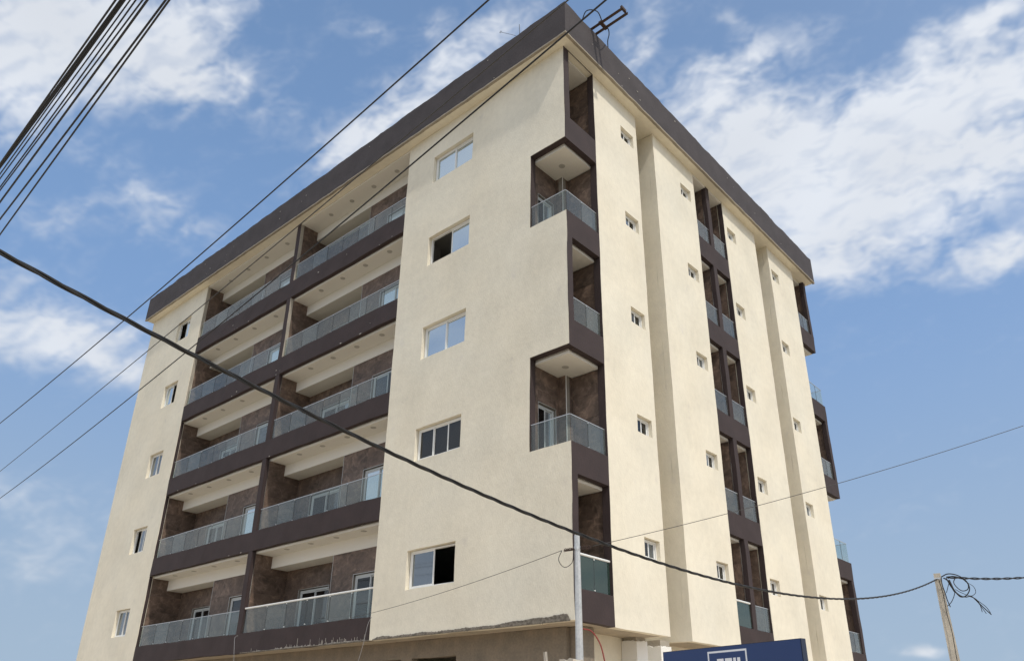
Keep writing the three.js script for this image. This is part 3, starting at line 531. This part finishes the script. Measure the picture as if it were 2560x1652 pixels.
// ------------------------------------------------------------------ steel pole with its drop wire
{
  const s = thing('steel_pole', 'slim galvanised steel pole standing before the building corner', 'pole', [1.92, 0, 2.41]);
  put(new THREE.CylinderGeometry(0.046, 0.085, 4.66, 8).translate(0, 2.33, 0), 'shaft', m.galv, s); put(new THREE.CylinderGeometry(0.03, 0.048, 0.02, 8).translate(0, 4.67, 0), 'cap', m.galv, s);
  const dir = new THREE.Vector3(0.86, 0.07, -0.35).normalize(), q = new THREE.Quaternion().setFromUnitVectors(new THREE.Vector3(1, 0, 0), dir);
  for (const sg of [-1, 1]) {
    const parts = []; for (let i = 0; i < 4; i++) parts.push(new THREE.TorusGeometry(0.022, 0.007, 5, 10).rotateX(i % 2 ? 0.5 : 1.0).translate(sg * (0.085 + i * 0.038), 0, 0));
    parts.push(bg(Math.min(sg * 0.05, sg * 0.24), Math.max(sg * 0.05, sg * 0.24), -0.008, 0.008, -0.02, -0.012), bg(Math.min(sg * 0.05, sg * 0.24), Math.max(sg * 0.05, sg * 0.24), -0.028, -0.02, 0.0, 0.008));
    const g = mergeGeometries(parts.map((p) => { p = p.index ? p.toNonIndexed() : p; p.deleteAttribute('uv'); return p; }));
    put(g.applyQuaternion(q).translate(0, 4.44, 0), 'insulator_bracket', m.rust, s);
  }
  put(new THREE.CylinderGeometry(0.054, 0.054, 0.06, 12).translate(0, 4.44, 0), 'clamp_band', m.galv, s);
  const e0 = new THREE.Vector3(1.92, 4.44, 2.41).addScaledVector(dir, -0.27), e1 = new THREE.Vector3(1.92, 4.44, 2.41).addScaledVector(dir, 0.27);
  tag(put(tube([e0.toArray(), [1.63, 4.26, 2.55], [1.73, 4.13, 2.52], [1.84, 4.2, 2.46], [1.90, 4.42, 2.46], e1.clone().lerp(e0, 0.35).toArray()], 0.006, 40, 6), 'jumper_loop', m.wire, scene), 'short black wire loop hanging at the steel pole top', 'wire');
  line('drop_wire', e0, new THREE.Vector3(-7.95, 4.26, -0.02), 0.10, 0.005, m.greyWire, 'thin wire from the steel pole down to the lowest balcony', 'wire');
  line('drop_wire', e1, pix(2386 * K, 992 * K, 15), 0.10, 0.005, m.greyWire, 'thin wire rising from the steel pole across the side facade into the sky', 'wire', null, 0);
}
// ------------------------------------------------------------------ concrete pole with a coil of spare cable
{
  const px = 6.07, pz = -2.79, s = thing('concrete_pole', 'pale square concrete pole carrying a tangle of black cable', 'pole', [px, 0, pz]);
  const g = new THREE.CylinderGeometry(0.078, 0.165, 4.31, 4, 12).rotateY(Math.PI / 4).scale(1, 1, 0.95).rotateY(0.25).translate(0, 2.155, 0);
  let shaft = new Brush(g); shaft.updateMatrixWorld(true); const ev = new Evaluator();
  for (const y of [3.74, 3.69, 3.64, 3.48, 3.43, 3.30, 3.25, 3.08, 3.03]) { const rd = 0.052 + (4.31 - y) / 4.31 * 0.0615, q = new Brush(new THREE.CylinderGeometry(0.009, 0.009, 0.06, 10).rotateZ(Math.PI / 2).rotateY(0.25).translate(Math.cos(-0.25) * rd, y, -Math.sin(0.25) * rd)); q.updateMatrixWorld(true); shaft = ev.evaluate(shaft, q, SUBTRACTION); }
  const sg = new THREE.BufferGeometry(); sg.setAttribute('position', shaft.geometry.attributes.position.clone()); if (shaft.geometry.index) sg.setIndex(shaft.geometry.index.clone());
  put(sg, 'shaft', m.concrete, s); put(new THREE.CylinderGeometry(0.083, 0.084, 0.03, 4, 1, true).rotateY(Math.PI / 4).scale(1, 1, 0.95).rotateY(0.25).translate(0, 4.22, 0), 'cable_clamp', m.galv, s);
  const R = new THREE.Vector3(Math.cos(0.733), 0, -Math.sin(0.733)), F = new THREE.Vector3(Math.sin(0.733), 0, Math.cos(0.733)), f = 16.3 / FOC * 280 / 1711;   // metres per zoomed pixel
  const at = (x, y, d = 0) => new THREE.Vector3(px, 4.25, pz).addScaledVector(R, (x - 430) * f * 0.985).addScaledVector(F, 0.10 + d).add(new THREE.Vector3(0, (270 - y) * f * 1.03, 0)).toArray();
  const put2 = (pts, r, label, closed) => tag(put(tube(pts, r, 70, 6, closed), numbered('cable_coil'), m.rubber, scene), label, 'cable', 'loops of spare cable on the concrete pole');
  const lb = 'black cable loop tangled on the concrete pole top';
  put2([at(440, 280), at(520, 245, .03), at(640, 265, .05), at(735, 340, .06), at(760, 430, .04), at(700, 510, .02), at(640, 520), at(570, 450, .02), at(520, 350, .04), at(470, 290)], 0.010, lb);
  put2([at(520, 300), at(560, 275, .03), at(680, 300, .05), at(750, 370, .05), at(740, 430, .03), at(670, 450, .02), at(600, 410, .04), at(580, 350, .02), at(620, 290)], 0.008, lb);
  put2([at(500, 290), at(540, 420, .03), at(620, 510, .04), at(690, 525, .03), at(770, 515, .02), at(830, 560), at(900, 640), at(985, 730)], 0.009, lb);
  put2([at(760, 515), at(820, 545, .02), at(850, 600, .03), at(875, 700)], 0.006, lb); put2([at(800, 530), at(850, 590), at(915, 720, .02)], 0.006, lb); put2([at(790, 520), at(930, 640, .02), at(980, 710)], 0.006, lb);
  put2([at(740, 330), at(820, 400, .04), at(825, 470, .05), at(770, 510, .03), at(660, 470), at(590, 430)], 0.005, lb);
  put2([at(430, 290, .02), at(415, 380, .04), at(430, 480, .04), at(440, 570, .04), at(460, 650, .04)], 0.008, lb);
  put2([at(570, 460, .03), at(520, 540, .05), at(470, 600, .06), at(420, 640, .05)], 0.007, lb);
  put2([at(440, 300, .05), at(500, 340, .06), at(470, 420, .06), at(440, 480, .06)], 0.006, lb);
  put2([at(520, 320, .03), at(545, 440, .05), at(560, 470, .05)], 0.017, 'lumpy cable joint inside the tangle on the concrete pole');
  put2([[px + .03, 4.2, pz + .075], [px + .055, 3.95, pz + .085], [px + .05, 3.6, pz + .092], [px + .07, 3.3, pz + .10], [px + .06, 2.8, pz + .115], [px + .075, 2.2, pz + .125], [px + .07, 1.2, pz + .15]], 0.006, 'black wire running down the concrete pole shaft');
  const q0 = new THREE.Vector3(...at(500, 285, .03)), q1 = pix(2560, 1444, 17.6), strands = [];
  for (let s2 = 0; s2 < 2; s2++) { const pts = []; for (let i = 0; i <= 160; i++) { const t = i / 160 * 1.6, p = q0.clone().lerp(q1, t), th = t * 22 + s2 * Math.PI; p.y += 0.013 * Math.sin(th) - 0.05 * 4 * t * (1 - t) * 0.5; p.z += 0.013 * Math.cos(th); pts.push(p); } strands.push(new THREE.TubeGeometry(new THREE.CatmullRomCurve3(pts), 260, 0.011, 6)); }
  tag(put(mergeGeometries(strands), 'twisted_cable_001', m.rubber, scene), 'twisted black cable leaving the concrete pole away from the building', 'cable');
}
// ------------------------------------------------------------------ blue signboard
{
  const a = new THREE.Vector3(5.61, 2.33, 5.94), b = pixY(1540 + 2150 * .2178, 1560 + 163 * .2178, 2.33), w = a.distanceTo(b), h = 1.25, mid = a.clone().lerp(b, 0.5), turn = Math.atan2(-(b.z - a.z), b.x - a.x);
  const s = thing('signboard', 'dark blue signboard with a white square emblem on posts', 'sign', [mid.x, 0, mid.z]); s.rotation.y = turn;
  const cv = document.createElement('canvas'); cv.width = 1024; cv.height = 820; const c = cv.getContext('2d');
  c.fillStyle = '#213a6b'; c.fillRect(0, 0, 1024, 820);
  c.strokeStyle = '#e4e6ea'; c.lineWidth = 11; c.strokeRect(374, 27, 281, 281);
  c.fillStyle = '#e4e6ea'; c.fillRect(438, 66, 50, 186); c.fillRect(498, 66, 52, 186); c.fillRect(559, 66, 20, 186); c.fillRect(588, 66, 22, 186);
  const t = new THREE.CanvasTexture(cv); t.colorSpace = THREE.SRGBColorSpace;
  const face = new THREE.Mesh(new THREE.PlaneGeometry(w - 0.01, h - 0.01), mat({ map: t, roughness: 0.45 })); face.position.set(0, 2.33 - h / 2, 0.032); face.name = 'sign_face'; face.receiveShadow = true; s.add(face);
  put(bg(-w / 2, w / 2, 2.33 - h, 2.33, -0.03, 0.028), 'panel', m.signSide, s);
  for (const x of [-w / 2 + 0.2, w / 2 - 0.2]) put(new THREE.CylinderGeometry(0.03, 0.03, 2.2, 10).translate(x, 1.1, -0.065), 'post', m.galv, s);
}
// ------------------------------------------------------------------ small things at street level
{
  tag(put(tube([[2.9, 0, 4.2], [2.84, 1.6, 4.28], [2.79, 2.60, 4.33]], 0.028, 16, 7), 'wooden_stake', m.wood, scene), 'pale weathered stake standing upright before the ground floor', 'stake');
  const g = finish(bg(2.93, 3.16, 0, 2.5, 3.98, 4.2, 0.06)), P = g.attributes.position; for (let i = 0; i < P.count; i++) { const x = P.getX(i), y = P.getY(i), z = P.getZ(i); if (y > 2.4) P.setY(i, y + 0.05 * pn(x * 14, z * 14)); } g.computeVertexNormals();
  const o = new THREE.Mesh(g, m.concrete); o.name = 'broken_post'; o.castShadow = o.receiveShadow = true; scene.add(o); tag(o, 'stump of a broken concrete post beside the steel pole', 'post');
  tag(put(tube([[1.25, 3.30, 1.52], [1.31, 3.275, 1.49], [1.42, 3.24, 1.40], [1.52, 3.05, 1.30], [1.57, 2.76, 1.24], [1.62, 2.2, 1.2]], 0.012, 40, 7), 'red_cable', m.red, scene), 'red cable arching away behind the steel pole', 'cable');
  tag(put(tube([[-12.86, 4.20, -0.03], [-12.93, 4.17, 0.04], [-12.87, 3.85, 0.06], [-12.80, 3.47, 0.05], [-12.82, 2.4, 0.05]], 0.005, 30, 6), 'hanging_wire', m.paleWire, scene), 'pale blue-grey wire hanging from the lowest band at the middle column', 'wire');
  tag(put(tube([[-6.42, 4.24, 0.03], [-6.50, 4.1, 0.06], [-6.62, 3.65, 0.06], [-6.70, 3.40, 0.06], [-6.80, 3.1, 0.06], [-6.85, 2.2, 0.06]], 0.005, 30, 6), 'hanging_wire_001', m.paleWire, scene), 'loose pale wire dangling where the lowest band meets the cream wall', 'wire');
}
renderer.render(scene, camera);
